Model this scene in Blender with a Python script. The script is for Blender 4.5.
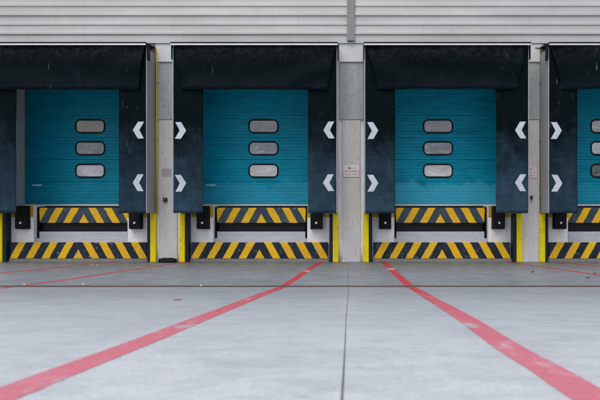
import bpy, bmesh, math, random
from mathutils import Vector, noise as mnoise
R = math.radians
random.seed(7)
for o in list(bpy.data.objects): bpy.data.objects.remove(o)
scene = bpy.context.scene
col = scene.collection

# ------------------------------------------------------------ camera / light
CAM_Z = 1.093; FPX = 583.0; VX, VY = 350.0, 212.0      # focal length (px of a 600 px wide picture), vanishing point
cd = bpy.data.cameras.new('camera'); cam = bpy.data.objects.new('camera', cd); col.objects.link(cam)
cam.location = (0, 0, CAM_Z); cam.rotation_euler = (R(90), 0, 0)
cd.sensor_width = 36; cd.lens = FPX/600*36
cd.shift_x = -(VX-300)/600; cd.shift_y = (VY-200)/600
cd.clip_start = .05; cd.clip_end = 600
cd.dof.use_dof = True; cd.dof.focus_distance = 12.4; cd.dof.aperture_fstop = 3.2
scene.camera = cam
w = bpy.data.worlds.new('World'); scene.world = w; w.use_nodes = True
nt = w.node_tree; nt.nodes.clear()
sky = nt.nodes.new('ShaderNodeTexSky'); sky.sky_type = 'NISHITA'; sky.sun_disc = False
SUN_EL, SUN_AZ = 60, 200                               # azimuth clockwise from +Y: behind the camera
sky.sun_elevation = R(SUN_EL); sky.sun_rotation = R(SUN_AZ); sky.dust_density = 4.0; sky.ozone_density = 1.0; sky.air_density = 1.0
bg = nt.nodes.new('ShaderNodeBackground'); bg.inputs['Strength'].default_value = .12
wo = nt.nodes.new('ShaderNodeOutputWorld')
nt.links.new(sky.outputs[0], bg.inputs['Color']); nt.links.new(bg.outputs[0], wo.inputs['Surface'])
sd = bpy.data.lights.new('sun', 'SUN'); sd.energy = 1.0; sd.angle = R(50); sd.color = (1, .97, .93)
sun = bpy.data.objects.new('sun', sd); col.objects.link(sun)
dirv = Vector((math.sin(R(SUN_AZ))*math.cos(R(SUN_EL)), math.cos(R(SUN_AZ))*math.cos(R(SUN_EL)), math.sin(R(SUN_EL))))
sun.rotation_euler = dirv.to_track_quat('Z', 'Y').to_euler(); sun.location = (0, -10, 20)
scene.view_settings.view_transform = 'Standard'; scene.view_settings.look = 'None'
scene.view_settings.gamma = 1; scene.view_settings.use_curve_mapping = False
scene.view_settings.exposure = 0.45

# ------------------------------------------------------------ tagging
def tag(o, label=None, cat=None, group=None, kind=None):
    if label: o['label'] = label
    if cat: o['category'] = cat
    if group: o['group'] = group
    if kind: o['kind'] = kind
    return o
def empty(name, loc, label=None, cat=None, group=None):
    o = bpy.data.objects.new(name, None); o.location = loc; o.empty_display_size = .2; col.objects.link(o)
    return tag(o, label, cat, group)

# ------------------------------------------------------------ mesh helper
class MB:
    def __init__(s): s.bm = bmesh.new()
    def box(s, x0, x1, y0, y1, z0, z1):
        v = [s.bm.verts.new(p) for p in ((x0,y0,z0),(x1,y0,z0),(x1,y1,z0),(x0,y1,z0),(x0,y0,z1),(x1,y0,z1),(x1,y1,z1),(x0,y1,z1))]
        for f in ((0,3,2,1),(4,5,6,7),(0,1,5,4),(1,2,6,5),(2,3,7,6),(3,0,4,7)): s.bm.faces.new([v[i] for i in f])
        return s
    def prism(s, pts, y0, y1):                     # polygon in x,z extruded in y
        a = [s.bm.verts.new((x, y0, z)) for x, z in pts]; b = [s.bm.verts.new((x, y1, z)) for x, z in pts]
        n = len(pts); s.bm.faces.new(a); s.bm.faces.new(b[::-1])
        for i in range(n): s.bm.faces.new((a[i], b[i], b[(i+1)%n], a[(i+1)%n]))
        return s
    def profile_x(s, prof, x0, x1, nx=1, jig=None):  # open profile of (y,z) swept in x
        rows = []
        for i in range(nx+1):
            x = x0+(x1-x0)*i/nx
            rows.append([s.bm.verts.new((x, y+(jig(x, z) if jig else 0), z)) for y, z in prof])
        for a, b in zip(rows, rows[1:]):
            for k in range(len(prof)-1): s.bm.faces.new((a[k], b[k], b[k+1], a[k+1]))
        return s
    def solid_x(s, prof, x0, x1):                  # closed profile (y,z) swept in x, capped
        a = [s.bm.verts.new((x0, y, z)) for y, z in prof]; b = [s.bm.verts.new((x1, y, z)) for y, z in prof]
        n = len(prof); s.bm.faces.new(a); s.bm.faces.new(b[::-1])
        for i in range(n): s.bm.faces.new((a[i], b[i], b[(i+1)%n], a[(i+1)%n]))
        return s
    def ring(s, outer, inner, y0, y1):             # frame between two outlines with the same count
        n = len(outer)
        A = [s.bm.verts.new((x, y0, z)) for x, z in outer]; B = [s.bm.verts.new((x, y0, z)) for x, z in inner]
        C = [s.bm.verts.new((x, y1, z)) for x, z in outer]; D = [s.bm.verts.new((x, y1, z)) for x, z in inner]
        for i in range(n):
            j = (i+1) % n
            s.bm.faces.new((A[i], A[j], B[j], B[i])); s.bm.faces.new((C[j], C[i], D[i], D[j]))
            s.bm.faces.new((A[j], A[i], C[i], C[j])); s.bm.faces.new((B[i], B[j], D[j], D[i]))
        return s
    def sheet(s, fx, fz, fy, nx, nz, th=.004):     # draped sheet: functions of (u,v); front and back skins with edges
        F = []; K = []
        for j in range(nz+1):
            rf = []; rk = []
            for i in range(nx+1):
                u, v = i/nx, j/nz
                x, z = fx(u, v), fz(u, v); y = fy(x, z)
                rf.append(s.bm.verts.new((x, y, z))); rk.append(s.bm.verts.new((x, y+th, z)))
            F.append(rf); K.append(rk)
        for j in range(nz):
            for i in range(nx):
                s.bm.faces.new((F[j][i], F[j][i+1], F[j+1][i+1], F[j+1][i]))
                s.bm.faces.new((K[j][i], K[j+1][i], K[j+1][i+1], K[j][i+1]))
        for i in range(nx):
            s.bm.faces.new((F[0][i+1], F[0][i], K[0][i], K[0][i+1])); s.bm.faces.new((F[nz][i], F[nz][i+1], K[nz][i+1], K[nz][i]))
        for j in range(nz):
            s.bm.faces.new((F[j][0], F[j+1][0], K[j+1][0], K[j][0])); s.bm.faces.new((F[j+1][nx], F[j][nx], K[j][nx], K[j+1][nx]))
        return s
    def tube(s, pts, r, n=10):
        pts = [Vector(p) for p in pts]; rings = []
        for i, p in enumerate(pts):
            d = (pts[min(i+1, len(pts)-1)]-pts[max(i-1, 0)]).normalized()
            a = d.cross(Vector((0, 1, .01)) if abs(d.y) < .9 else Vector((1, 0, 0))).normalized(); b = d.cross(a)
            rings.append([s.bm.verts.new(p+r*(math.cos(2*math.pi*k/n)*a+math.sin(2*math.pi*k/n)*b)) for k in range(n)])
        for A, B in zip(rings, rings[1:]):
            for k in range(n): s.bm.faces.new((A[k], A[(k+1)%n], B[(k+1)%n], B[k]))
        s.bm.faces.new(rings[0]); s.bm.faces.new(rings[-1][::-1])
        return s
    def cyl_y(s, x, z, y0, y1, r, n=14):
        return s.prism([(x+r*math.cos(2*math.pi*k/n), z+r*math.sin(2*math.pi*k/n)) for k in range(n)], y0, y1)
    def build(s, name, mat, parent=None, bevel=0, smooth=False, loc=None):
        bmesh.ops.recalc_face_normals(s.bm, faces=s.bm.faces)
        me = bpy.data.meshes.new(name); s.bm.to_mesh(me); s.bm.free()
        me.materials.append(mat)
        if smooth:
            for p in me.polygons: p.use_smooth = True
        o = bpy.data.objects.new(name, me); col.objects.link(o)
        if parent: o.parent = parent
        if loc: o.location = loc
        if bevel:
            m = o.modifiers.new('bevel', 'BEVEL'); m.width = bevel; m.segments = 2; m.limit_method = 'ANGLE'; m.angle_limit = R(40)
        return o
def each(pieces, name, mat, parent=None, bevel=0):
    return [MB().box(*p).build(name, mat, parent, bevel) for p in pieces]
def rrect(cx, cz, w_, h_, r, n=5):
    pts = []
    for sx, sz, a0 in ((1,1,0),(-1,1,90),(-1,-1,180),(1,-1,270)):
        for k in range(n+1):
            a = R(a0+90*k/n); pts.append((cx+sx*(w_/2-r)+r*math.cos(a), cz+sz*(h_/2-r)+r*math.sin(a)))
    return pts
def nz3(x, y, z): return mnoise.noise(Vector((x, y, z)))

# ------------------------------------------------------------ materials
class N:
    def __init__(s, name):
        s.m = bpy.data.materials.new(name); s.m.use_nodes = True; s.t = s.m.node_tree; s.t.nodes.clear()
        s.out = s.t.nodes.new('ShaderNodeOutputMaterial'); s.p = s.t.nodes.new('ShaderNodeBsdfPrincipled')
        s.t.links.new(s.p.outputs[0], s.out.inputs[0])
        s.tc = s.t.nodes.new('ShaderNodeTexCoord'); s.geo = s.t.nodes.new('ShaderNodeNewGeometry')
    def n(s, ty, **k):
        x = s.t.nodes.new(ty)
        for a, b in k.items(): setattr(x, a, b)
        return x
    def L(s, a, b): s.t.links.new(a, b)
    def setv(s, sock, v):
        if isinstance(v, bpy.types.NodeSocket): s.L(v, sock)
        else:
            if isinstance(v, (tuple, list)) and len(v) == 3 and sock.type == 'RGBA': v = (*v, 1)
            sock.default_value = v
    def pos(s, scale=(1,1,1), off=(0,0,0)):
        mp = s.n('ShaderNodeMapping'); s.L(s.geo.outputs['Position'], mp.inputs[0])
        mp.inputs['Scale'].default_value = scale; mp.inputs['Location'].default_value = off
        return mp.outputs[0]
    def noise(s, scale=5, detail=4, rough=.6, stretch=(1,1,1), off=(0,0,0), dist=0):
        x = s.n('ShaderNodeTexNoise'); s.L(s.pos(stretch, off), x.inputs['Vector'])
        x.inputs['Scale'].default_value = scale; x.inputs['Detail'].default_value = detail
        x.inputs['Roughness'].default_value = rough; x.inputs['Distortion'].default_value = dist
        return x.outputs['Fac']
    def ramp(s, fac, a, b, lo=0.0, hi=1.0):
        x = s.n('ShaderNodeMapRange', clamp=True); s.setv(x.inputs[0], fac)
        x.inputs[1].default_value = a; x.inputs[2].default_value = b; x.inputs[3].default_value = lo; x.inputs[4].default_value = hi
        return x.outputs[0]
    def math(s, op, a, b=0.0, c=0.0):
        x = s.n('ShaderNodeMath', operation=op); s.setv(x.inputs[0], a); s.setv(x.inputs[1], b); s.setv(x.inputs[2], c)
        return x.outputs[0]
    def mix(s, fac, a, b, mode='MIX'):
        x = s.n('ShaderNodeMix', data_type='RGBA', blend_type=mode)
        s.setv(x.inputs[0], fac); s.setv(x.inputs[6], a); s.setv(x.inputs[7], b)
        return x.outputs[2]
    def xyz(s, coord=None):
        x = s.n('ShaderNodeSeparateXYZ'); s.L(coord or s.geo.outputs['Position'], x.inputs[0]); return x.outputs
    def bump(s, h, strength=.3, dist=.01):
        b = s.n('ShaderNodeBump'); b.inputs['Strength'].default_value = strength; b.inputs['Distance'].default_value = dist
        s.setv(b.inputs['Height'], h); s.L(b.outputs[0], s.p.inputs['Normal']); return b
    def done(s, color, rough=.6, metal=0.0, spec=.5):
        s.setv(s.p.inputs['Base Color'], color); s.setv(s.p.inputs['Roughness'], rough); s.setv(s.p.inputs['Metallic'], metal)
        s.setv(s.p.inputs['Specular IOR Level'], spec); return s.m

def plain(name, c, rough=.6, metal=0, var=.25, scale=6, grime=(.05,.05,.05), g=.35, stretch=(1,1,1), spec=.5):
    m = N(name)
    a = m.noise(scale, 6, .65, stretch); b = m.noise(scale*7, 3, .6, stretch, (3, 7, 1))
    c1 = m.mix(m.ramp(a, .3, .7, 0, var), c, tuple(x*.6 for x in c))
    c2 = m.mix(m.math('MULTIPLY', m.ramp(b, .52, .75), g), c1, grime)
    m.bump(b, .15, .004)
    return m.done(c2, m.ramp(a, .3, .7, rough-.08, rough+.1), metal, spec)

def mk_concrete_ground(name, base, base2, pale, apron=False):
    m = N(name)
    big = m.noise(.5, 6, .7, (.8,1,1)); mid = m.noise(3.0, 10, .78, (.9,1.1,1), (5,2,0)); fine = m.noise(60, 6, .8)
    streak = m.noise(1.5, 9, .8, (.8, 1.3, 1), (1, 9, 3)); stain = m.noise(3.2, 8, .75, (.55,1.1,1), (21, 4, 0), .8)
    c = m.mix(m.ramp(big, .35, .65), base, base2)
    c = m.mix(m.ramp(mid, .44, .60, 0, .55), c, tuple(x*.70 for x in base))
    c = m.mix(m.ramp(streak, .46, .62, 0, .6), c, pale)
    c = m.mix(m.ramp(stain, .53, .66, 0, .42), c, tuple(x*.58 for x in base))
    sp = m.noise(9, 7, .7, (.45,1.2,1), (8,8,8)); c = m.mix(m.ramp(sp, .62, .68, 0, .6), c, (.17,.18,.185))
    c = m.mix(m.ramp(fine, .42, .64, 0, .5), c, tuple(x*.52 for x in base))
    grit = m.noise(170, 3, .7); c = m.mix(m.ramp(grit, .58, .68, 0, .35), c, tuple(x*.45 for x in base))
    wisp = m.noise(5, 9, .85, (.7,1.2,1), (31,2,5)); c = m.mix(m.ramp(wisp, .50, .58, 0, .30), c, tuple(x*.62 for x in base))
    ty = m.n('ShaderNodeTexWave', wave_type='BANDS', bands_direction='X'); m.L(m.pos((1,.08,1), (.3,0,0)), ty.inputs['Vector'])      # faint wheel tracks along the lanes
    ty.inputs['Scale'].default_value = .16; ty.inputs['Distortion'].default_value = 1.2; ty.inputs['Detail'].default_value = 3
    c = m.mix(m.math('MULTIPLY', m.ramp(ty.outputs['Fac'], .8, 1.0, 0, .2), m.ramp(streak, .35, .6)), c, tuple(x*.5 for x in base))
    vor = m.n('ShaderNodeTexVoronoi', feature='DISTANCE_TO_EDGE'); m.L(m.pos((1,1,1), (3.3, 1.2, 0)), vor.inputs['Vector'])
    vor.inputs['Scale'].default_value = .34
    cr = m.math('ADD', vor.outputs['Distance'], m.math('MULTIPLY', m.math('SUBTRACT', m.noise(3, 8, .8), .5), .05))
    cr = m.math('MULTIPLY', m.ramp(m.math('ABSOLUTE', cr), .0, .0022, 1, 0), m.ramp(m.noise(.7, 3, .6, (1,1,1), (4,4,4)), .52, .58, 0, .5))
    c = m.mix(cr, c, (.14,.14,.145))
    y = m.xyz()[1]
    if apron:
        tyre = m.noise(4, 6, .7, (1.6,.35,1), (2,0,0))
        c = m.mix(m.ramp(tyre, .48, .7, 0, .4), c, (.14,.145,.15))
        edge = m.math('MULTIPLY', m.ramp(y, 10.2, 12.75), m.ramp(m.noise(2.2, 6, .7), .25, .6, .45, .9))   # darker towards the foot of the wall
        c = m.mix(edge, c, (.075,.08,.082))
    else:                                                                                                # darker towards the drain
        drain_tone = m.math('MULTIPLY', m.ramp(m.math('ADD', y, m.math('MULTIPLY', streak, 3.0)), 3.4, 8.8), .92)
        c = m.mix(drain_tone, c, m.mix(m.ramp(mid, .42, .62), (.285,.315,.35), (.21,.235,.265)))
    h = m.math('ADD', fine, m.math('MULTIPLY', mid, 1.5))
    m.bump(h, .4, .005)
    return m.done(c, m.ramp(mid, .3, .7, .38, .6), 0, .5)

M = {}
M['yard'] = mk_concrete_ground('yard concrete', (.64,.69,.71), (.72,.77,.785), (.80,.84,.855))
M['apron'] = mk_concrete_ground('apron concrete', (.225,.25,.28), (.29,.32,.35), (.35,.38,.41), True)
def mk_red():
    m = N('worn red line paint')
    wear = m.noise(30, 5, .75, (1,1,1)); big = m.noise(3, 4, .6, (1,1,1), (4,4,4)); y = m.xyz()[1]
    c = m.mix(m.ramp(big, .3, .7), (.40,.014,.025), (.52,.04,.065))
    c = m.mix(m.ramp(m.math('ADD', y, m.math('MULTIPLY', big, 1.5)), 2.8, 8.8, .62, .0), c, (.73,.27,.33))            # scuffed paler in the yard lane
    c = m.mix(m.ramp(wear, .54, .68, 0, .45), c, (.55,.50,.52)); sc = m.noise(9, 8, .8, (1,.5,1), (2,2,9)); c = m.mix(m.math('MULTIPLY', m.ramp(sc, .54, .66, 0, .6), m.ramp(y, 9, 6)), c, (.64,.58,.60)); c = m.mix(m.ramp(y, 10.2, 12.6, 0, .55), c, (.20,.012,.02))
    patch = m.noise(5, 4, .6, (1,1,1), (11,3,2)); c = m.mix(m.ramp(patch, .68, .72, 0, .9), c, (.4,.41,.43))
    for px_, py_, rx, ry in ((-.97, 3.45, .065, .11), (-.80, 11.0, .10, .12), (.80, 11.35, .10, .14), (.72, 3.50, .05, .13)):      # places where the paint has broken away
        xx = m.xyz()[0]; dx = m.math('DIVIDE', m.math('SUBTRACT', xx, px_), rx); dy = m.math('DIVIDE', m.math('SUBTRACT', y, py_), ry)
        d = m.math('ADD', m.math('MULTIPLY', dx, dx), m.math('MULTIPLY', dy, dy)); d = m.math('ADD', d, m.math('MULTIPLY', m.math('SUBTRACT', wear, .5), 7.0))
        c = m.mix(m.ramp(d, .9, .6, 0, .85), c, (.42,.43,.45))
    m.bump(wear, .2, .003)
    return m.done(c, .6)
M['red'] = mk_red()

def mk_wall():
    m = N('painted concrete wall'); x, y, z = m.xyz()
    a = m.noise(2.5, 6, .65); v = m.noise(9, 5, .7, (1,1,.12), (3,3,3)); f = m.noise(60, 3, .6)
    c = m.mix(m.ramp(a, .3, .7), (.70,.69,.665), (.77,.76,.74))
    c = m.mix(m.ramp(v, .52, .74, 0, .45), c, (.30,.28,.26))
    sp = m.noise(22, 2, .5, (1,1,1), (9,1,4)); c = m.mix(m.ramp(sp, .7, .74, 0, .6), c, (.15,.14,.13))
    low = m.math('MULTIPLY', m.ramp(z, .02, .35, 1, 0), m.ramp(m.noise(6, 5, .7, (1,1,1), (1,5,8)), .35, .6))
    c = m.mix(m.math('MULTIPLY', low, .85), c, (.14,.135,.13))
    m.bump(m.math('ADD', f, a), .25, .003)
    return m.done(c, .75)
M['wall'] = mk_wall()
M['column'] = plain('beige painted column', (.56,.555,.545), .7, 0, .4, 3, (.2,.18,.16), .4, (1,1,.35))
M['white_wall'] = plain('white painted dock wall', (.85,.85,.84), .7, 0, .15, 4, (.2,.2,.2), .35)
M['reveal'] = plain('grey door reveal', (.42,.44,.44), .7, 0, .3, 4, (.12,.13,.13), .6)
M['kerb'] = plain('grey kerb concrete', (.22,.22,.215), .85, 0, .5, 8, (.08,.08,.08), .5)
M['bluegrey'] = plain('blue grey steel panel', (.36,.395,.40), .55, 0, .6, 4, (.10,.12,.13), .7, (1,1,.3))
M['flash'] = plain('pale flashing', (.60,.615,.625), .45, 0, .15, 5, (.2,.2,.2), .3)
M['rail'] = plain('white aluminium rail', (.72,.73,.75), .35, .3, .15, 5)
def mk_clad():
    m = N('ribbed light grey cladding'); x = m.xyz()[0]
    a = m.noise(.8, 4, .6, (.6,1,2)); v = m.noise(14, 4, .7, (1,1,.08)); g = m.noise(7, 5, .7, (1,1,3), (4,0,0))
    c = m.mix(m.ramp(a, .35, .65), (.45,.447,.43), (.53,.527,.51))
    c = m.mix(m.ramp(v, .55, .75, 0, .3), c, (.30,.30,.30))
    c = m.mix(m.ramp(g, .62, .74, 0, .3), c, (.24,.24,.25))
    m.bump(m.noise(1.5, 2, .5, (.6,1,3)), .2, .01)
    return m.done(c, .42, .1)
M['clad'] = mk_clad()
M['trim'] = plain('grey steel trim', (.24,.24,.235), .5, .2, .4, 5, (.1,.1,.1), .4, (1,1,.2))
M['galv'] = plain('galvanised grey side panel', (.37,.39,.40), .55, .1, .45, 4, (.12,.13,.13), .4, (1,1,.25))
M['black'] = plain('black rubber', (.007,.008,.009), .6, 0, .3, 10, (.04,.04,.04), .4, spec=.12)
M['darksteel'] = plain('dark steel', (.012,.014,.017), .5, .0, .3, 10, (.06,.055,.05), .5, spec=.2)
M['navy'] = plain('navy painted steel', (.010,.022,.040), .5, 0, .3, 8, (.06,.06,.06), .4, spec=.15)
M['yellow'] = plain('yellow guard paint', (.80,.64,.003), .5, 0, .25, 2.5, (.16,.12,.03), .5, (1,1,.5), spec=.25)
M['edge_yellow'] = plain('dirty edge paint', (.50,.30,.01), .6, 0, .5, 9, (.04,.035,.03), .9)
M['pipe'] = plain('yellow pipe paint', (.70,.52,.02), .5, 0, .3, 6, (.2,.14,.04), .5)
M['pipe_b'] = plain('tarnished brown yellow pipe paint', (.20,.155,.06), .6, 0, .4, 6, (.1,.08,.04), .5)
M['bolt'] = plain('white bolt', (.75,.76,.78), .35, .2, .1, 5)
M['plate'] = plain('pale grey steel plate', (.46,.50,.56), .5, .05, .45, 6, (.12,.12,.13), .4, (.5,1,1.5))
M['arrow'] = plain('white reflective vinyl', (.56,.61,.67), .45, 0, .4, 14, (.06,.085,.11), 1.0)
M['sign'] = plain('white sign face', (.68,.66,.69), .45, 0, .1, 8)
M['sign_red'] = plain('red sign print', (.50,.10,.12), .5, 0, .1, 8)
M['sign_dark'] = plain('dark sign print', (.10,.09,.11), .5, 0, .1, 8)
M['sign_grey'] = plain('faded grey sign face', (.40,.40,.40), .5, 0, .2, 8)
M['sign_greyprint'] = plain('faded grey print', (.20,.20,.20), .5, 0, .1, 8)
M['drain'] = plain('rusty drain steel', (.115,.068,.06), .7, .0, .5, 12, (.25,.24,.23), .45)
M['joint'] = plain('joint sealant', (.11,.10,.105), .8, 0, .4, 10, (.2,.2,.2), .5)
M['scrap_red'] = plain('red scrap', (.75,.03,.03), .4, 0, .1)
M['scrap_white'] = plain('white scrap', (.6,.61,.62), .6, 0, .1)
M['leaf'] = plain('dead leaf', (.09,.045,.03), .7, 0, .3)
M['white_strip'] = plain('white door strip', (.72,.76,.78), .4, .1, .1)
M['roof'] = plain('roof sheet', (.3,.3,.3), .7)

def mk_curtain(seed, dusty, head=False):
    m = N('dark pvc curtain'); x, y, z = m.xyz(); o = (seed*3.7, seed*1.3, seed*2.1)
    a = m.noise(2.6, 7, .7, (1,1,.8), o); b = m.noise(7, 6, .72, (1,1,.45), (o[1],o[0],3), .8); hb = m.noise(4, 5, .7, (.5,1,3), (o[2],1,o[0]))
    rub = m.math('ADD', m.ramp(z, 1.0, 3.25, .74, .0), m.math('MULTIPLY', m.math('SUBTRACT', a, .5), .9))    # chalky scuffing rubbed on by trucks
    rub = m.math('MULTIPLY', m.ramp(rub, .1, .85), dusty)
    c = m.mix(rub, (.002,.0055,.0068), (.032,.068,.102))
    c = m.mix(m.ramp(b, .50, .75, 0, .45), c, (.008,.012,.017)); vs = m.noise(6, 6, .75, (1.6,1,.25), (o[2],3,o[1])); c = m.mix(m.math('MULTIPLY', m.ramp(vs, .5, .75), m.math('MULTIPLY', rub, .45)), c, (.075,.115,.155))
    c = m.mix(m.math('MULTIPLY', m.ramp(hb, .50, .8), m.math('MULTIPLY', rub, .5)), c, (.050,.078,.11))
    if head:
        tb = m.noise(8, 8, .8, (1,1,1.4), (seed,2,2)); c = m.mix(m.math('MULTIPLY', m.ramp(z, 4.15, 4.5), m.ramp(tb, .42, .64, 0, .7)), c, (.035,.034,.032))
        c = m.mix(m.math('MULTIPLY', m.ramp(z, 3.95, 3.66), m.ramp(tb, .3, .7, 0, .5)), c, (.018,.030,.044))
    drip = m.noise(34, 3, .5, (1,1,.09), (o[0],5,o[1])); dm = m.noise(1.7, 2, .5, (1,1,.6), (o[2],o[1],7))
    d = m.math('MULTIPLY', m.ramp(drip, .67, .74), m.ramp(dm, .57, .63))
    spk = m.noise(45, 2, .5, (1,1,.7), (o[1],1,1)); d2 = m.math('MULTIPLY', m.ramp(spk, .75, .775), m.ramp(dm, .46, .54))
    c = m.mix(m.math('MULTIPLY', m.math('MAXIMUM', d, d2), .55), c, (.38,.42,.45))
    m.bump(m.math('ADD', m.math('ADD', m.math('MULTIPLY', a, 2.0), m.math('MULTIPLY', hb, 2.0)), m.noise(24, 3, .6, (1,1,1), o)), .35, .02)
    return m.done(c, m.ramp(b, .3, .7, .45, .65), 0, .03)
def mk_door(seed, wash):
    m = N('teal sectional door paint'); x, y, z = m.xyz(); o = (seed*5.1, 2, seed*1.7)
    a = m.noise(3.0, 7, .72, (.8,1,1.6), o, .5); b = m.noise(5, 7, .78, (.30,1,4.0), (o[2],0,o[0]), .4); sc = m.noise(30, 4, .7, (.5,1,1.5), o)
    dk = [.72, 1.0, 1.05, .9][seed-1]; c = m.mix(m.ramp(a, .3, .7), (.001,.235*dk,.36*dk), (.002,.32*dk,.46*dk))  # leftmost door's base colour darkened to stand in for lens vignette
    c = m.mix(m.ramp(b, .50, .70, 0, .5), c, (.001,.13,.19))
    sm = m.noise(3.0, 9, .8, (.45,1,2.6), (o[1],o[0],4), .5); c = m.mix(m.ramp(sm, .50, .62, 0, .25+.55*wash), c, (.001,.075,.115))
    n2 = m.noise(3.5, 5, .6, (1,1,.6), (o[0],9,2))
    wl = m.ramp(m.math('SUBTRACT', z, m.math('MULTIPLY', n2, .7)), 1.44, 1.36)         # washed lower band with a drip edge
    c = m.mix(m.math('MULTIPLY', wl, wash), c, (.085,.46,.64))
    c = m.mix(m.math('MULTIPLY', m.ramp(sc, .60, .70), .8*wash+.05), c, (.12,.42,.47))
    m.bump(m.noise(40, 2, .5, (1,1,1), o), .08, .003)
    return m.done(c, m.ramp(b, .3, .7, .36, .52), 0, .12)
def mk_hazard(seed, cx, z0, dark, worn):
    """stripes leaning to the middle, worn and chipped"""
    m = N('hazard stripe paint'); x, y, z = m.xyz()
    wob = m.math('MULTIPLY', m.math('SUBTRACT', m.noise(9, 3, .6, (1,1,1), (seed,0,0)), .5), .03)
    u = m.math('ADD', m.math('ABSOLUTE', m.math('SUBTRACT', x, cx)), m.math('MULTIPLY', m.math('SUBTRACT', z, z0), .56))
    u = m.math('ADD', u, wob)
    fr = m.math('FRACT', m.math('DIVIDE', m.math('ADD', u, .06+.35*10), .35))
    yel = m.ramp(fr, .475, .50, 1, 0); yel2 = m.ramp(fr, .0, .02); yel = m.math('MULTIPLY', yel, yel2)
    wn = m.noise(26, 5, .7, (1,1,1), (seed*2.3,1,4)); big = m.noise(3.2, 5, .7, (1,1,1), (seed*1.9,3,4))
    Y = m.mix(m.ramp(big, .35, .7), (.78,.47,.008), (.66,.37,.012)); D = m.mix(m.ramp(big, .35, .7), dark, tuple(v*1.6+.005 for v in dark))
    c = m.mix(yel, D, Y)
    c = m.mix(m.math('MULTIPLY', m.ramp(wn, .55, .68), .45), c, (.10,.09,.075))
    chip = m.noise(13, 6, .75, (1,1,1), (seed*7.7,6,2)); msk = m.ramp(big, .42, .55)
    c = m.mix(m.math('MULTIPLY', m.math('MULTIPLY', m.ramp(chip, .635-.02*worn, .655), msk), .85), c, (.48,.50,.52))
    m.bump(wn, .3, .004)
    return m.done(c, m.ramp(wn, .3, .7, .45, .7), 0, .2)
def mk_pane(name, c, seed, streak=.5):
    m = N(name); o = (seed*3.3, seed, seed*2.2)
    a = m.noise(3, 5, .6, (.8,1,2.2), o, .6); b = m.noise(9, 6, .7, (1,1,1.6), o); l = m.noise(10, 3, .5, (.1,1,2.2), o)
    c = tuple(min(.8, x*1.35) for x in c); k = m.mix(m.ramp(a, .3, .7), c, tuple(x*.5 for x in c))  # soft light and dark patches painted in as reflections
    k = m.mix(m.ramp(b, .55, .66, 0, streak), k, (.72,.75,.80))  # white blobs for scuffs and painted reflections
    k = m.mix(m.ramp(l, .66, .70, 0, streak), k, (.6,.62,.62))
    m.bump(m.noise(3, 3, .5, (1,1,1), o), .25, .03); return m.done(k, m.ramp(b, .3, .7, .06, .22), 0, .8)

# ------------------------------------------------------------ layout (metres; the wall runs along x, the yard lies towards -y)
BAYS = [-5.96, -1.985, 2.02, 5.86]
YF, YP, YW, YD = 12.17, 12.76, 12.90, 13.38      # curtain front, pillar face, dock wall face, door face
JY, JZ, SL = 8.90, -.052, .0858                  # drain line and the slope of the yard up towards the viewer
def gz(y):
    if y >= YP: return 0.0
    if y >= JY: return JZ*(YP-y)/(YP-JY)
    return JZ+SL*(JY-max(y, -12))
def ground_pt(px, py):                           # where a sight line meets the sloping ground
    k = (py-VY)/FPX
    y = (CAM_Z-JZ*YP/(YP-JY))/(k-JZ/(YP-JY))
    if y < JY: y = (CAM_Z-JZ-SL*JY)/(k-SL)
    return (px-VX)/FPX*y, y

# ------------------------------------------------------------ ground
def strip(name, mat, prof, x0, x1, parent=None, kind=None):
    b = MB(); b.profile_x(prof, x0, x1, 40); o = b.build(name, mat, parent)
    for p in o.data.polygons:
        pass
    return o
yard = strip('yard_ground', M['yard'], [(JY-.045, gz(JY-.045)), (4, gz(4)), (0, gz(0)), (-6, gz(-6)), (-12, gz(-12)), (-200, gz(-12))], -160, 160)
tag(yard, kind='structure')
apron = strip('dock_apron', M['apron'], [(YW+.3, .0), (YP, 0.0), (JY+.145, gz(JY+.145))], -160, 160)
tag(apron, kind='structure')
# slot drain at the low line
dr = empty('drain_channel', (0, JY+.05, JZ+.001)); tag(dr, 'rusty narrow drain channel crossing the concrete yard parallel to the wall', 'drain')
each([(-30, 30, -.094, -.072, -.06, .003), (-30, 30, .072, .094, -.06, .003)], 'drain_frame', M['drain'], dr)
b = MB()
x = -11.0
while x < 11.0:
    b.box(x, x+.042, -.0715, .0715, -.03, -.001); x += .055
b.box(-30, -11.02, -.0715, .0715, -.03, -.001).box(11.02, 30, -.0715, .0715, -.03, -.001)
b.build('drain_grate', M['drain'], dr)
b = MB(); b.box(-30, 30, -.08, .08, -.12, -.07); b.build('drain_bed', M['black'], dr)
dr.rotation_euler.z = R(-.0)
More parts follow.
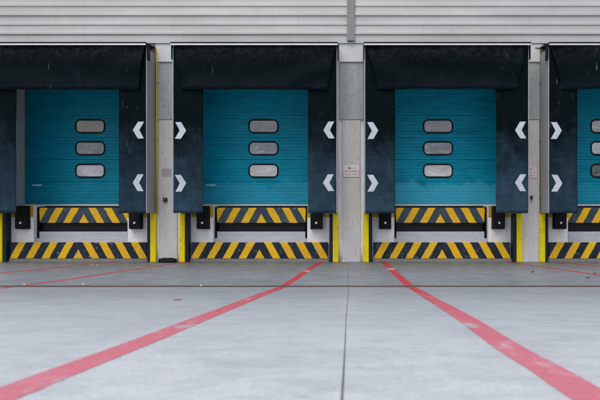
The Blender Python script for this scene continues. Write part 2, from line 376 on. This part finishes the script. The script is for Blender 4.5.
# joints
def ribbon(name, pts, wfun, mat, parent, lift=.0015, sub=8, ends=True, rag=0):
    """strip painted on the ground following (x,y) points"""
    P = []
    for (a, c) in zip(pts, pts[1:]):
        for k in range(sub): t = k/sub; P.append((a[0]+(c[0]-a[0])*t, a[1]+(c[1]-a[1])*t))
    P.append(pts[-1])
    # keep the fold of the ground
    Q = []
    for a, c in zip(P, P[1:]):
        Q.append(a)
        for yy in (JY,):
            if (a[1]-yy)*(c[1]-yy) < 0:
                t = (yy-a[1])/(c[1]-a[1]); Q.append((a[0]+(c[0]-a[0])*t, yy))
    Q.append(P[-1]); bm = MB(); rows = []
    for i, p in enumerate(Q):
        a = Q[max(i-1, 0)]; c = Q[min(i+1, len(Q)-1)]; d = Vector((c[0]-a[0], c[1]-a[1])); d.normalize(); n = Vector((-d.y, d.x))
        hw = wfun(p)/2; L_ = hw*(1+rag*random.uniform(-1, 1)); R_ = hw*(1+rag*random.uniform(-1, 1))
        l = (p[0]+n.x*L_, p[1]+n.y*L_); r = (p[0]-n.x*R_, p[1]-n.y*R_)
        rows.append([bm.bm.verts.new((l[0], l[1], gz(l[1])+lift)), bm.bm.verts.new((r[0], r[1], gz(r[1])+lift))])
    for a, c in zip(rows, rows[1:]): bm.bm.faces.new((a[0], a[1], c[1], c[0]))
    return bm.build(name, mat, parent)
for nm, xs, par, y0, y1 in (('slab_joint', -.024, yard, -30, JY-.05), ('slab_joint', -.03, apron, JY+.15, YP)):
    pts = [(xs+.003*math.sin(k*1.7), y0+(y1-y0)*k/24) for k in range(25)]
    ribbon(nm, pts, lambda p: .0055, M['joint'], par, .0012, 3, rag=.3)
# red lines
def red(name, px, par, ext_first=None, w_=.135, split=True):
    pts = [ground_pt(*p) for p in px]
    if ext_first: pts = [ext_first] + pts
    return pts
def smooth_line(px, tail):
    pts = [ground_pt(*p) for p in px] + tail
    for _ in range(2):
        q = [pts[0]]
        for a_, c_ in zip(pts, pts[1:]): q += [(a_[0]*.75+c_[0]*.25, a_[1]*.75+c_[1]*.25), (a_[0]*.25+c_[0]*.75, a_[1]*.25+c_[1]*.75)]
        pts = q+[pts[-1]]
    far = [p for p in pts if p[1] > JY+.15]; near = [p for p in pts if p[1] < JY-.05]
    k = far[-1]; n_ = near[0]; t = lambda y: (n_[0]+(k[0]-n_[0])*(y-n_[1])/(k[1]-n_[1]), y)
    return far+[t(JY+.15)], [t(JY-.05)]+near
lineA, lineA2 = smooth_line([(322.5,261.6),(316,265),(308,270),(302.5,273.8),(296,278.3),(290,282),(283,286.4),(274,290),(258,296),(240,303.2),(200,319),(150,339),(100,358),(50,377),(0,396.5)], [(-.985, 1.2), (-.98, -8)])
lineB, lineB2 = smooth_line([(383.5,261.8),(390,268.3),(395,273),(401,278.5),(408,284.2),(415,289),(425,295),(436,301.5),(450,309.5),(472,322.5),(511,349.5),(543.5,367),(590,396.5)], [(.665, 1.2), (.64, -8)])
def rl(pts, par, label, w_=.135): 
    o = ribbon('red_line', pts, lambda p: w_, M['red'], par, .0015, 10, rag=.05); o['label'] = label; return o
rl(lineA, apron, 'red painted line on the apron right of the second door', .12)
rl(lineA2, yard, 'long pink red line running to the lower left of the yard')
rl(lineB, apron, 'red painted line on the apron left of the third door')
rl(lineB2, yard, 'long pink red line running to the lower right of the yard')
a = [ground_pt(*p) for p in ((196,261.2),(150,267.2),(110,273),(75,278.6))]; a.append(ground_pt(33, 284.2)); a.append((a[-1][0]-.10, JY+.15))
rl(a, apron, 'thin red line slanting left from the first pillar', .10)
rl([(a[-1][0]-.05, JY-.05), ground_pt(0, 288.4), (a[-1][0]-1.5, 6.5), (a[-1][0]-2.2, -6)], yard, 'red line continuing beyond the drain at far left', .11)
a = [ground_pt(*p) for p in ((137,260.3),(100,263.4),(50,268.3),(0,273.2))]; a.append((a[-1][0]-1.6, JY+.15))
rl(a, apron, 'thin red line slanting left before the first door', .10)
a = [ground_pt(*p) for p in ((505,261.8),(530,265.2),(565,270),(600,275.6))]; a.append((a[-1][0]+.9, JY+.15))
rl(a, apron, 'thin red line slanting right from the third door', .10)
a = [ground_pt(*p) for p in ((560,262.6),(600,266.4))]; a.append((a[-1][0]+2.6, JY+.15))
rl(a, apron, 'thin red line slanting right before the fourth door', .10)
# litter
def scrap(name, px, py, sx, sy, mat, label, cat, h=.012, grp=None):
    x, y = ground_pt(px, py); b = MB(); n = 7; bm = b.bm; base = []; top = []
    sl = (gz(y+.01)-gz(y-.01))/.02
    for k in range(n):
        t = 2*math.pi*k/n; r = random.uniform(.7, 1.1); dx, dy = sx*r*math.cos(t), sy*r*math.sin(t)
        base.append(bm.verts.new((dx, dy, .004+dy*sl))); top.append(bm.verts.new((dx*.8, dy*.8, .004+dy*sl+h*random.uniform(.5, 1.3))))
    for k in range(n): bm.faces.new((base[k], base[(k+1)%n], top[(k+1)%n], top[k]))
    bm.faces.new(top); bm.faces.new(base[::-1])
    o = b.build(name, mat, loc=(x, y, gz(y))); tag(o, label, cat, grp)
scrap('plastic_scrap', 178, 300, .045, .06, M['scrap_red'], 'bright red flat plastic scrap lying on the pale yard', 'litter', .006)
for px, py, lab in ((92, 265.2, 'left of two white crumbs before the first door'), (97, 265.6, 'right of two white crumbs before the first door'),
                    (24, 285.2, 'small white crumb near the left end of the drain'), (83.5, 284.6, 'white crumb by the drain below the first door'),
                    (201, 286, 'tiny white crumb at the drain below the second door')):
    scrap('paper_scrap', px, py, .022, .022, M['scrap_white'], lab, 'litter', .012, 'white crumbs on the concrete')
for px, py, lab in ((532.5, 272.3, 'dark curled leaf on the apron below the fourth pillar gap'), (595, 274, 'brown leaf beside the red line at far right'), (588, 278.2, 'small dark leaf near the drain at far right'),
                    ):
    scrap('dead_leaf', px, py, .035, .03, M['leaf'], lab, 'leaf', .015, 'dead leaves on the concrete')

# ------------------------------------------------------------ the warehouse
wh = empty('warehouse', (0, YP, 0), 'long warehouse front with pale ribbed cladding above four truck doors', 'building')
wh.location = (0, 0, 0)
WP = []
edges = [(-22.0, BAYS[0]-1.6)] + [(BAYS[i]+1.6, BAYS[i+1]-1.6) for i in range(3)] + [(BAYS[3]+1.6, 22.0)]
for x0, x1 in edges: WP.append((x0, x1, YP, YD, -.3, 4.76))
for c in BAYS:
    WP.append((c-1.598, c+1.598, YP+.002, YD-.002, 3.93, 4.76))                 # lintel, underside lowered out of view to shade the door top
    for s in (-1, 1):
        xa, xb = sorted((c+s*1.5, c+s*1.598)); WP.append((xa, xb, YP+.002, YD-.002, 1.232, 3.928))
each([p for p in WP if p[4] != 1.232], 'wall', M['wall'], wh)
each([p for p in WP if p[4] == 1.232], 'door_reveal', M['reveal'], wh)
WP = []
for c in BAYS:
    for s in (-1, 1):
        xa, xb = sorted((c+s*1.04, c+s*1.598)); WP.append((xa, xb, YW, 15.5, -.3, 1.23))
    WP.append((c-1.038, c+1.038, YW+.03, 13.5, -.3, .40))
each(WP, 'dock_wall', M['white_wall'], wh)
each([(c-1.53, c+1.53, YW-.11, YW-.002, -.1, .068) for c in BAYS], 'kerb', M['kerb'], wh, .006)
each([(                                                                   # shell behind, closes the building
-22, 22, YD+.06, 32, 5.9, 6.05), (-22, -21.8, YD+.06, 32, -.3, 5.9), (21.8, 22, YD+.06, 32, -.3, 5.9), (-21.8, 21.8, 31.8, 32, -.3, 5.9),
(-21.8, 21.8, 15.5, 31.8, 1.0, 1.2),
(-21.8, 21.8, YD+.06, YD+.1, 4.3, 5.9)], 'building_shell', M['roof'], wh)
# columns and panels between the doors
for i in range(3):
    g = (BAYS[i]+BAYS[i+1])/2 + (.01 if i == 1 else 0)
    b = MB(); b.box(g-.197, g+.197, YP-.035, YP, 0, 3.10); b.build('column', M['column'], wh, .004)
    b = MB(); b.box(g-.26, g+.26, YP-.042, YP, 3.112, 4.36); 
    b.build('grey_panel', M['bluegrey'], wh, .004)
    b = MB(); b.box(g-.262, g+.262, YP-.07, YP, 4.364, 4.76); b.build('flashing', M['flash'], wh, .004)
# ribbed cladding
YC = 12.66; prof = [(YC+.09, 4.785), (YC, 4.785), (YC, 4.948)]; z = 4.948; k = 0
while z < 6.1:
    dp = .032 if k % 2 == 0 else .020
    prof += [(YC-dp, z+.003), (YC-dp, z+.052), (YC, z+.070), (YC, z+.204)]; z += .204; k += 1
prof += [(YC-.03, z+.002), (YC-.03, z+.12), (YC+.2, z+.122)]
def jig(x, z): return .006*nz3(x*.5, z*3, 0)*(1 if z > 4.8 else 0)
b = MB(); b.profile_x(prof, -22, -.012, 60, jig); b.build('cladding', M['clad'], wh)
b = MB(); b.profile_x(prof, .012+.03, 22, 60, jig); b.build('cladding', M['clad'], wh)
b = MB(); b.box(-.065, .105, YC-.055, YC+.02, 4.80, z+.14); b.build('cladding_trim', M['trim'], wh, .008)
b = MB(); b.box(-22, 22, YC+.001, YC+.098, 4.765, 4.783); b.build('drip_edge', M['flash'], wh)

# ------------------------------------------------------------ dock shelters
ORD = ['first', 'second', 'third', 'fourth']
POS = ['at the left edge', 'left of the middle pillar', 'right of the middle pillar', 'at the right edge']
def chevron(cx, cz, s):                     # s=+1 points to +x
    p = [(-.115,.175),(.01,.175),(.115,0),(.01,-.175),(-.115,-.175),(-.02,0)]
    return [(cx+s*a, cz+b_) for a, b_ in p]
for i, c in enumerate(BAYS):
    lab = ['dark dock shelter round the leftmost door, cut by the left picture edge',
           'dark dock shelter left of the middle pillar with square cut head curtain',
           'dark dock shelter right of the middle pillar with slanting head flap',
           'dark dock shelter at right, cut by the picture edge, pale grey return side'][i]
    sh = empty('dock_shelter', (c, YF, 1.07), lab, 'dock shelter', 'dock shelters round the doors')
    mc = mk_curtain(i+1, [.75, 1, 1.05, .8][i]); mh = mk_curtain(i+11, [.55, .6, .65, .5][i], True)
    LZ = 4.56-1.07; rel = lambda y: y-YF
    opl, opr = [(1.01, 1.137), (1.084, 1.108), (1.08, 1.03), (1.11, 1.08)][i]
    for s in (-1, 1):
        def fy(x, z, s=s, i=i): return .018*nz3(x*1.3+i*5+s, z*1.1, 2)+.008*nz3(x*5, z*3+i, s)+.02*max(0, (.5-z))*nz3(x*2, i, s)
        def fx(u, v, s=s, i=i, opl=opl, opr=opr):
            e0, e1 = (opl if s < 0 else opr, 1.70); e0 += .010*nz3(v*5, i*3, s); e1 += .004*nz3(v*4, i, s+5)
            return s*(e0+(e1-e0)*u)
        def fz(u, v, s=s, i=i): return (LZ*v) + (1-v)*(.012*nz3(u*3, i, s*2))
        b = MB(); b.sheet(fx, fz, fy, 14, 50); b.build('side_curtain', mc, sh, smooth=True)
        for zz in (2.80-1.07, 1.70-1.07):
            cx = s*1.545; cz = zz + (.004 if s > 0 else -.006)
            yy = fy(cx, cz)
            # arrow follows the sheet
            bb = MB(); pts = chevron(cx+random.uniform(-.01,.01), cz, -s); ang = R(random.uniform(-2,2))
            pts = [(cx+(px-cx)*math.cos(ang)-(pz-cz)*math.sin(ang), cz+(px-cx)*math.sin(ang)+(pz-cz)*math.cos(ang)) for px, pz in pts]
            n = len(pts); tops = []
            # two quads per chevron, subdivided finely
            for half in (0, 1):
                q = [pts[0], pts[1], pts[2], pts[5]] if half == 0 else [pts[5], pts[2], pts[3], pts[4]]
                K = 5; g = []
                for r_ in range(K+1):
                    row = []
                    for t_ in range(K+1):
                        u, v = t_/K, r_/K
                        X = (1-v)*((1-u)*q[0][0]+u*q[1][0])+v*((1-u)*q[3][0]+u*q[2][0]); Z = (1-v)*((1-u)*q[0][1]+u*q[1][1])+v*((1-u)*q[3][1]+u*q[2][1])
                        row.append(bb.bm.verts.new((X, fy(X, Z)-.006, Z)))
                    g.append(row)
                for r_ in range(K):
                    for t_ in range(K): bb.bm.faces.new((g[r_][t_], g[r_][t_+1], g[r_+1][t_+1], g[r_+1][t_]))
            bmesh.ops.remove_doubles(bb.bm, verts=bb.bm.verts, dist=.0005)
            bb.build('arrow', M['arrow'], sh)
        xo, xi = s*1.715, s*1.69
        b = MB(); b.box(min(xo, xi), max(xo, xi), rel(YF)+.03, rel(YP)-.002, 0, LZ-.03); b.build('side_panel', M['galv'], sh, .004)
        b = MB(); b.box(min(s*1.722, s*1.70), max(s*1.716, s*1.702), .004, .029, 0.01, LZ-.02); b.build('edge_profile', M['galv'], sh, .003)
    # head curtain, in front of the side curtains
    sl = [.12, .17, .24, .24][i]; z0 = 3.632-1.07+(.01 if i < 2 else .02)
    def fyh(x, z, i=i): return -.05+.034*nz3(x*.9+i*7, z*1.6, 5)+.014*nz3(x*3, z*3, i)+.005*nz3(x*9, z*5, i+3)+.016*math.sin(9*(z-.16*x*x)+2*nz3(x*1.2, z, i))+.012*max(0, abs(x)-1.15)*math.sin(x*26+i)-.02*max(0, min(1, (z-2.55)))*0
    def fxh(u, v, sl=sl, i=i): return (-1.69+3.38*u)*(1-(sl/1.69)*(1-v)**.9)
    def fzh(u, v, z0=z0, i=i): return z0+(LZ-z0)*v+(1-v)*(.014*nz3(u*5, i*2, 1)+.006*nz3(u*17, i, 4))
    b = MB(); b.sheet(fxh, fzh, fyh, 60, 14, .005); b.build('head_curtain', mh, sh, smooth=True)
    b = MB()
    b.sheet(lambda u, v: -1.66*(1-sl/1.69)+3.32*(1-sl/1.69)*u, lambda u, v: z0+.055+.012*v+.01*nz3(u*5, i*2, 1), lambda x, z: fyh(x, z)-.006, 40, 1, .003)
    b.build('hem', mh, sh)
    # canopy: rubber lip, white rail, roof sheet, end flaps
    b = MB(); b.box(-1.735, 1.735, -.10, -.06, LZ+.022, LZ+.058); b.build('canopy_lip', M['black'], sh, .004)
    b = MB(); b.box(-1.73, 1.73, -.112, -.07, LZ-.010, LZ+.020); b.build('canopy_rail', M['rail'], sh, .004)
    b = MB(); b.solid_x([(-.06, LZ+.02), (-.06, LZ+.05), (rel(YC)+.09, LZ+.13), (rel(YC)+.09, LZ+.10)], -1.73, 1.73); b.build('canopy_roof', M['black'], sh)
    for s in (-1, 1):
        b = MB(); x0, x1 = sorted((s*1.725, s*1.745)); yA, yB = -.055, .13
        b.prism([(x0, LZ-.28), (x1, LZ-.28), (x1, LZ+.02), (x0, LZ+.02)], yA+.03, yB); b.build('end_flap', M['black'], sh, .003)
    each([(-1.688, -1.62, .06, rel(YP)-.004, 0.02, LZ-.05), (1.62, 1.688, .06, rel(YP)-.004, 0.02, LZ-.05)], 'side_shade_lining', M['black'], sh)  # unseen black lining added to darken the door recess
    each([(-1.6, 1.6, rel(YP)-.30, rel(YP)-.004, 3.0-.1, LZ-.02)], 'head_shade_lining', M['black'], sh)  # black block above the opening, added out of view to darken the door top

# ------------------------------------------------------------ doors
PC = [[(.26,.24,.20), (.20,.23,.245), (.48,.46,.53)], [(.30,.30,.31), (.28,.30,.33), (.60,.66,.74)],  # tone per pane, the brightened lowest ones stand in for reflections
      [(.32,.33,.34), (.27,.29,.31), (.60,.74,.84)], [(.66,.67,.68), (.64,.66,.68), (.10,.11,.115)]]
for i, c in enumerate(BAYS):
    lab = ['teal sectional loading door with plain clean panels, leftmost in the row',
           'teal sectional loading door with dark smudges near its right side, left of the middle pillar',
           'teal sectional loading door with washed pale lower panel and scratches, right of the middle pillar',
           'teal sectional loading door with two bright windows, at the right edge'][i]
    dz = 1.215
    d = empty('sectional_door', (c, YD, dz), lab, 'door', 'teal loading doors')
    md = mk_door(i+1, [.06, .22, .48, .1][i])
    # ribbed panels: seams at every section
    prof = []; seams = [.055, .575, 1.08, 1.585, 2.095, 2.60, 3.10]
    for a0, a1 in zip(seams, seams[1:]):
        n = 7; h = (a1-a0)/n
        prof.append((.014, a0))
        for k in range(n):
            z0, z1 = a0+k*h, a0+(k+1)*h
            prof += [(.0 if k else .003, z0+(.008 if k == 0 else .005)), (0, z0+.012), (0, z1-(.008 if k == n-1 else .005))]
            if k < n-1: prof.append((.0055, z1))
        prof.append((.014, a1-.001))
    b = MB(); b.profile_x(prof, -1.497, 1.497, 1); b.box(-1.497, 1.497, .02, .06, .055, 3.10)
    b.build('door_panel', md, d)
    b = MB(); b.box(-1.497, 1.497, -.012, .016, .02, .053); b.build('bottom_rail', M['white_strip'], d, .003)
    b = MB(); b.box(-1.497, 1.497, -.002, .03, -.0, .018); b.build('bottom_seal', M['black'], d)
    b = MB(); b.box(-1.325, -1.105, -.006, -.0005, .480, .508); b.build('pull_handle', M['white_strip'], d, .002)
    for k, zc in enumerate((3.06, 2.555, 2.04)):
        zc -= dz
        b = MB(); b.ring(rrect(0, zc, .695, .33, .13), rrect(0, zc, .625, .258, .08), -.018, .004); fr = b.build('window', M['black'], d, .005)
        b = MB(); b.prism(rrect(0, zc, .632, .264, .08), -.004, .003)
        b.build('pane', mk_pane('acrylic pane', PC[i][k], i*3+k+1, [.15, .7, .5][k] if i else .25), fr)

# ------------------------------------------------------------ levellers
for i, c in enumerate(BAYS):
    lab = ['dock leveller with striped lip under the leftmost teal door',
           'dock leveller with striped lip under the door left of the middle pillar',
           'dock leveller with striped lip under the washed pale door right of the middle pillar',
           'dock leveller with striped lip under the door at the right edge'][i]
    t = empty('dock_leveller', (c, 13.05, .40), lab, 'dock leveller', 'dock levellers under the doors'); Z = .40
    off = [0, .0, 0, .0][i]
    b = MB(); b.prism([(-.985, .450), (.985, .450), (1.0, .785), (-1.0, .785)], 0, .022)
    b.build('lip', mk_hazard(i+1, c, .85, (.028,.046,.062), .5), t, .004)
    b = MB(); b.tube([(-1.0, .02, .775), (1.0, .02, .775)], .018, 10); b.build('hinge', M['darksteel'], t, smooth=True)
    b = MB(); b.box(-1.0, 1.0, .03, 2.4, .77, .812); b.build('platform', M['darksteel'], t, .003)
    b = MB(); b.box(-.98, .98, .10, .2, .27, .76)
    b.build('under_beam', M['darksteel'], t, .003)
    b = MB(); b.box(-.985, .985, -.02, .03, .01, .255); b.build('front_plate', M['plate'], t, .005)
    b = MB(); b.box(-1.032, 1.032, -.065, -.022, .005, .105); b.build('toe_ledge', M['plate'], t, .005)
    each([(-1.034, -1.01, -.02, .6, .107, .80), (1.01, 1.034, -.02, .6, .107, .80)], 'pit_cheek', M['black'], t)

# ------------------------------------------------------------ hazard boards, kerb edges, bumpers, guard posts
for i, c in enumerate(BAYS):
    lab = ['chevron striped hazard board at the foot of the leftmost dock',
           'chevron striped hazard board at the foot of the dock left of the middle pillar',
           'chipped chevron striped hazard board at the foot of the dock right of the middle pillar',
           'chevron striped hazard board at the foot of the dock at the right edge'][i]
    b = MB(); b.box(-1.5, 1.5, 0, .108, 0, .352)
    o = b.build('hazard_board', mk_hazard(i+21, c, .073, (.008,.015,.025), 2.0), None, .006, loc=(c, YW-.112, .072)); tag(o, lab, 'hazard board', 'striped boards at the dock feet')
    for s in (-1, 1):
        side = 'left' if s < 0 else 'right'
        x0, x1 = sorted((s*1.042, s*1.52))
        b = MB(); b.box(x0, x1, -.012, 0, 0, .25)
        o = b.build('edge_strip', M['edge_yellow'], wh, .003, loc=(c, YW, .982))
        o['label'] = 'worn yellow painted strip along the dock edge'
        where = ['below the leftmost door', 'below the second door', 'below the third door', 'below the rightmost door'][i]
        t = empty('dock_bumper', (c+s*1.246, YW, .73), 'black rubber bumper, %s one of the pair %s' % (side, where), 'bumper', 'black rubber dock bumpers')
        b = MB(); b.prism(rrect(0, .24, .255, .50, .02, 3), -.15, -.014); b.build('rubber_block', M['black'], t, .010)
        b = MB(); b.box(-.137, .137, -.0145, 0, -.015, .50); b.build('mounting_plate', M['darksteel'], t)
        for zz in (.125,): MB().cyl_y(0, zz, -.168, -.1495, .026, 8).build('bolt', M['bolt'], t, .004)
        t = empty('guard_post', (c+s*1.64, YW-.1, 0), 'yellow guard post at the %s end of the striped board %s' % (side, where), 'guard post', 'yellow guard posts beside the docks')
        x0, x1 = sorted((s*-.03, s*.095))
        b = MB(); b.box(x0, x1, -.12, .098, 0, 1.065); b.build('yellow_post', M['yellow'], t, .012)
        x0, x1 = sorted((s*-.105, s*-.032))
        b = MB(); b.box(x0, x1, -.085, .098, 0, 1.065); b.build('navy_channel', M['navy'], t, .004)
        for zz in (.22, .95): MB().cyl_y((x0+x1)/2, zz, -.092, -.0855, .012, 8).build('fixing_bolt', M['darksteel'], t)

# ------------------------------------------------------------ pipes, signs, small fittings
for px, mat, s, lab in ((157, M['pipe'], -1, 'thin yellow pipe running down beside the leftmost shelter'), (540.6, M['pipe_b'], 1, 'thin tarnished yellow pipe beside the rightmost shelter')):
    x = (px-VX)/45.9; t = empty('thin_pipe', (x, 12.69, 1.05), lab, 'pipe')
    b = MB(); b.tube([(0,0,0), (.001,0,1.8), (0,0,3.55), (-.012*1,0,3.60), (-.05,0,3.615), (-.12,0,3.615)], .017, 10); b.build('pipe_run', mat, t, smooth=True)
    each([(-.03, .03, -.018, .03, zz, zz+.02) for zz in (.35, 1.6, 2.85)], 'pipe_clip', M['trim'], t, .002)
def wpt(px, py): return ((px-VX)/FPX*(YP-.035), CAM_Z+(VY-py)/FPX*(YP-.035))
def sign(px0, py0, px1, py1, face, label, draw):
    x0, z1 = wpt(px0, py0); x1, z0 = wpt(px1, py1); W, H = x1-x0, z1-z0
    t = empty('wall_sign', (x0, YP-.037, z0), label, 'sign')
    b = MB(); b.box(0, W, -.006, 0, 0, H); b.build('sign_plate', face, t, .001)
    draw(t, W, H)
def rows(t, mat, rects):
    b = MB()
    for x0, x1, z0, z1 in rects: b.box(x0, x1, -.0085, -.0063, z0, z1)
    b.build('lettering', mat, t)
def scribble(x0, x1, z0, z1, rnd, gap=.006):
    out = []; x = x0
    while x < x1-.004:
        w_ = rnd.uniform(.006, .012); k = rnd.random()
        if k < .14: x += .010; continue
        w_ = min(w_, x1-x)
        if k < .5: out += [(x, x+.0035, z0, z1), (x+w_-.003, x+w_, z0, z1), (x+.0036, x+w_-.0031, (z0+z1)/2-.0015, (z0+z1)/2+.0015)]
        elif k < .8: out += [(x, x+.0035, z0, z1), (x+.0036, x+w_, z1-.003, z1), (x+.0036, x+w_, z0, z0+.003)]
        else: out += [(x+w_/2-.0015, x+w_/2+.0015, z0, z1-.0031), (x, x+w_, z1-.003, z1)]
        x += w_+.004
    return out
def d_mid(t, W, H):
    r = random.Random(3); o = .006
    # little truck pictogram, then red rule and red lines of print
    dk = [(.10, .155, H*.70, H*.80), (.157, .175, H*.70, H*.76), (.112, .122, H*.675, H*.698), (.155, .165, H*.675, H*.698)] + scribble(.20, .26, H*.70, H*.78, r)
    rows(t, M['sign_dark'], dk)
    rd = [(0, W, H*.535, H*.555), (0, .006, 0, H*.53), (W-.006, W, 0, H*.53), (.0065, W-.0065, 0, .005)] + scribble(.03, W-.03, H*.40, H*.50, r) 
    rows(t, M['sign_red'], rd)
    rows(t, M['sign_dark'], scribble(.035, W-.04, H*.16, H*.27, r))
sign(343.3, 165, 359, 177.2, M['sign'], 'white notice with red rule and small print on the middle pillar', d_mid)
def d_right(t, W, H):
    r = random.Random(5); rd = []
    for a, c_ in ((.02, .46), (.54, .98)):
        rd += [(0, W, H*a, H*a+.005), (0, W, H*c_-.005, H*c_), (W-.005, W, H*a+.0051, H*c_-.0051)] + scribble(.03, W-.04, H*(a+.14), H*(a+.30), r)
    rows(t, M['sign_red'], rd)
sign(524.5, 166.5, 537, 178.2, M['sign'], 'pair of red framed white notices on the pillar beside the tarnished pipe', d_right)
def d_left(t, W, H):
    r = random.Random(8); rd = []
    for k in range(3): rd += scribble(.02, W-.02, H*(.16+.27*k), H*(.16+.27*k)+.022, r)
    rows(t, M['sign_greyprint'], rd)
sign(161.8, 168, 171.4, 176.3, M['sign_grey'], 'faded grey notice on the pillar beside the yellow pipe', d_left)
def small_box(px, py, w_, h_, lab, mat='darksteel'):
    x, z = wpt(px, py); t = empty('switch_box', (x, YP-.037, z), lab, 'switch box')
    b = MB(); b.box(-w_/2, w_/2, -.045, 0, -h_/2, h_/2); b.build('box_case', M[mat], t, .006)
    b = MB(); b.cyl_y(0, .0, -.056, -.046, .014, 12); b.build('push_button', M['trim'], t)
small_box(165.5, 199.8, .085, .085, 'small square dark switch box on the pillar under the faded grey notice')
small_box(531.3, 197.6, .055, .075, 'small dark socket box on the pillar under the red framed notices')
x, z = wpt(524.5, 243.5); b = MB(); b.cyl_y(0, 0, -.01, 0, .03, 12); o = b.build('cable_cap', M['trim'], None, .003, loc=(x, YP-.001, z)); tag(o, 'small round grey cap low on the pillar beside the third dock', 'cap')
# rubber wheel stop lying at the foot of the first pillar
x0 = (158.3-VX)/46.3; x1 = (176-VX)/46.3
b = MB(); W = x1-x0; secs = []
prof = [(-.075, .0), (-.08, .035), (-.06, .085), (-.02, .10), (.02, .10), (.055, .085), (.07, .035), (.07, 0)]
for k in range(9):
    u = k/8; e = .55+.45*min(1, math.sin(math.pi*min(max(u, .02), .98))*2.2)
    secs.append([b.bm.verts.new((u*W, y*e, max(.0, z*(.75+.25*min(1, 4*min(u, 1-u)+.1))))) for y, z in prof])
for A, B in zip(secs, secs[1:]):
    for k in range(len(prof)-1): b.bm.faces.new((A[k], A[k+1], B[k+1], B[k]))
b.bm.faces.new(secs[0]); b.bm.faces.new(secs[-1][::-1])
t = b.build('wheel_chock', M['black'], None, .004, smooth=False, loc=(x0, YP-.135, .0)); tag(t, 'black rubber wheel block lying at the foot of the first pillar', 'wheel chock')

scene.cycles.samples = 64
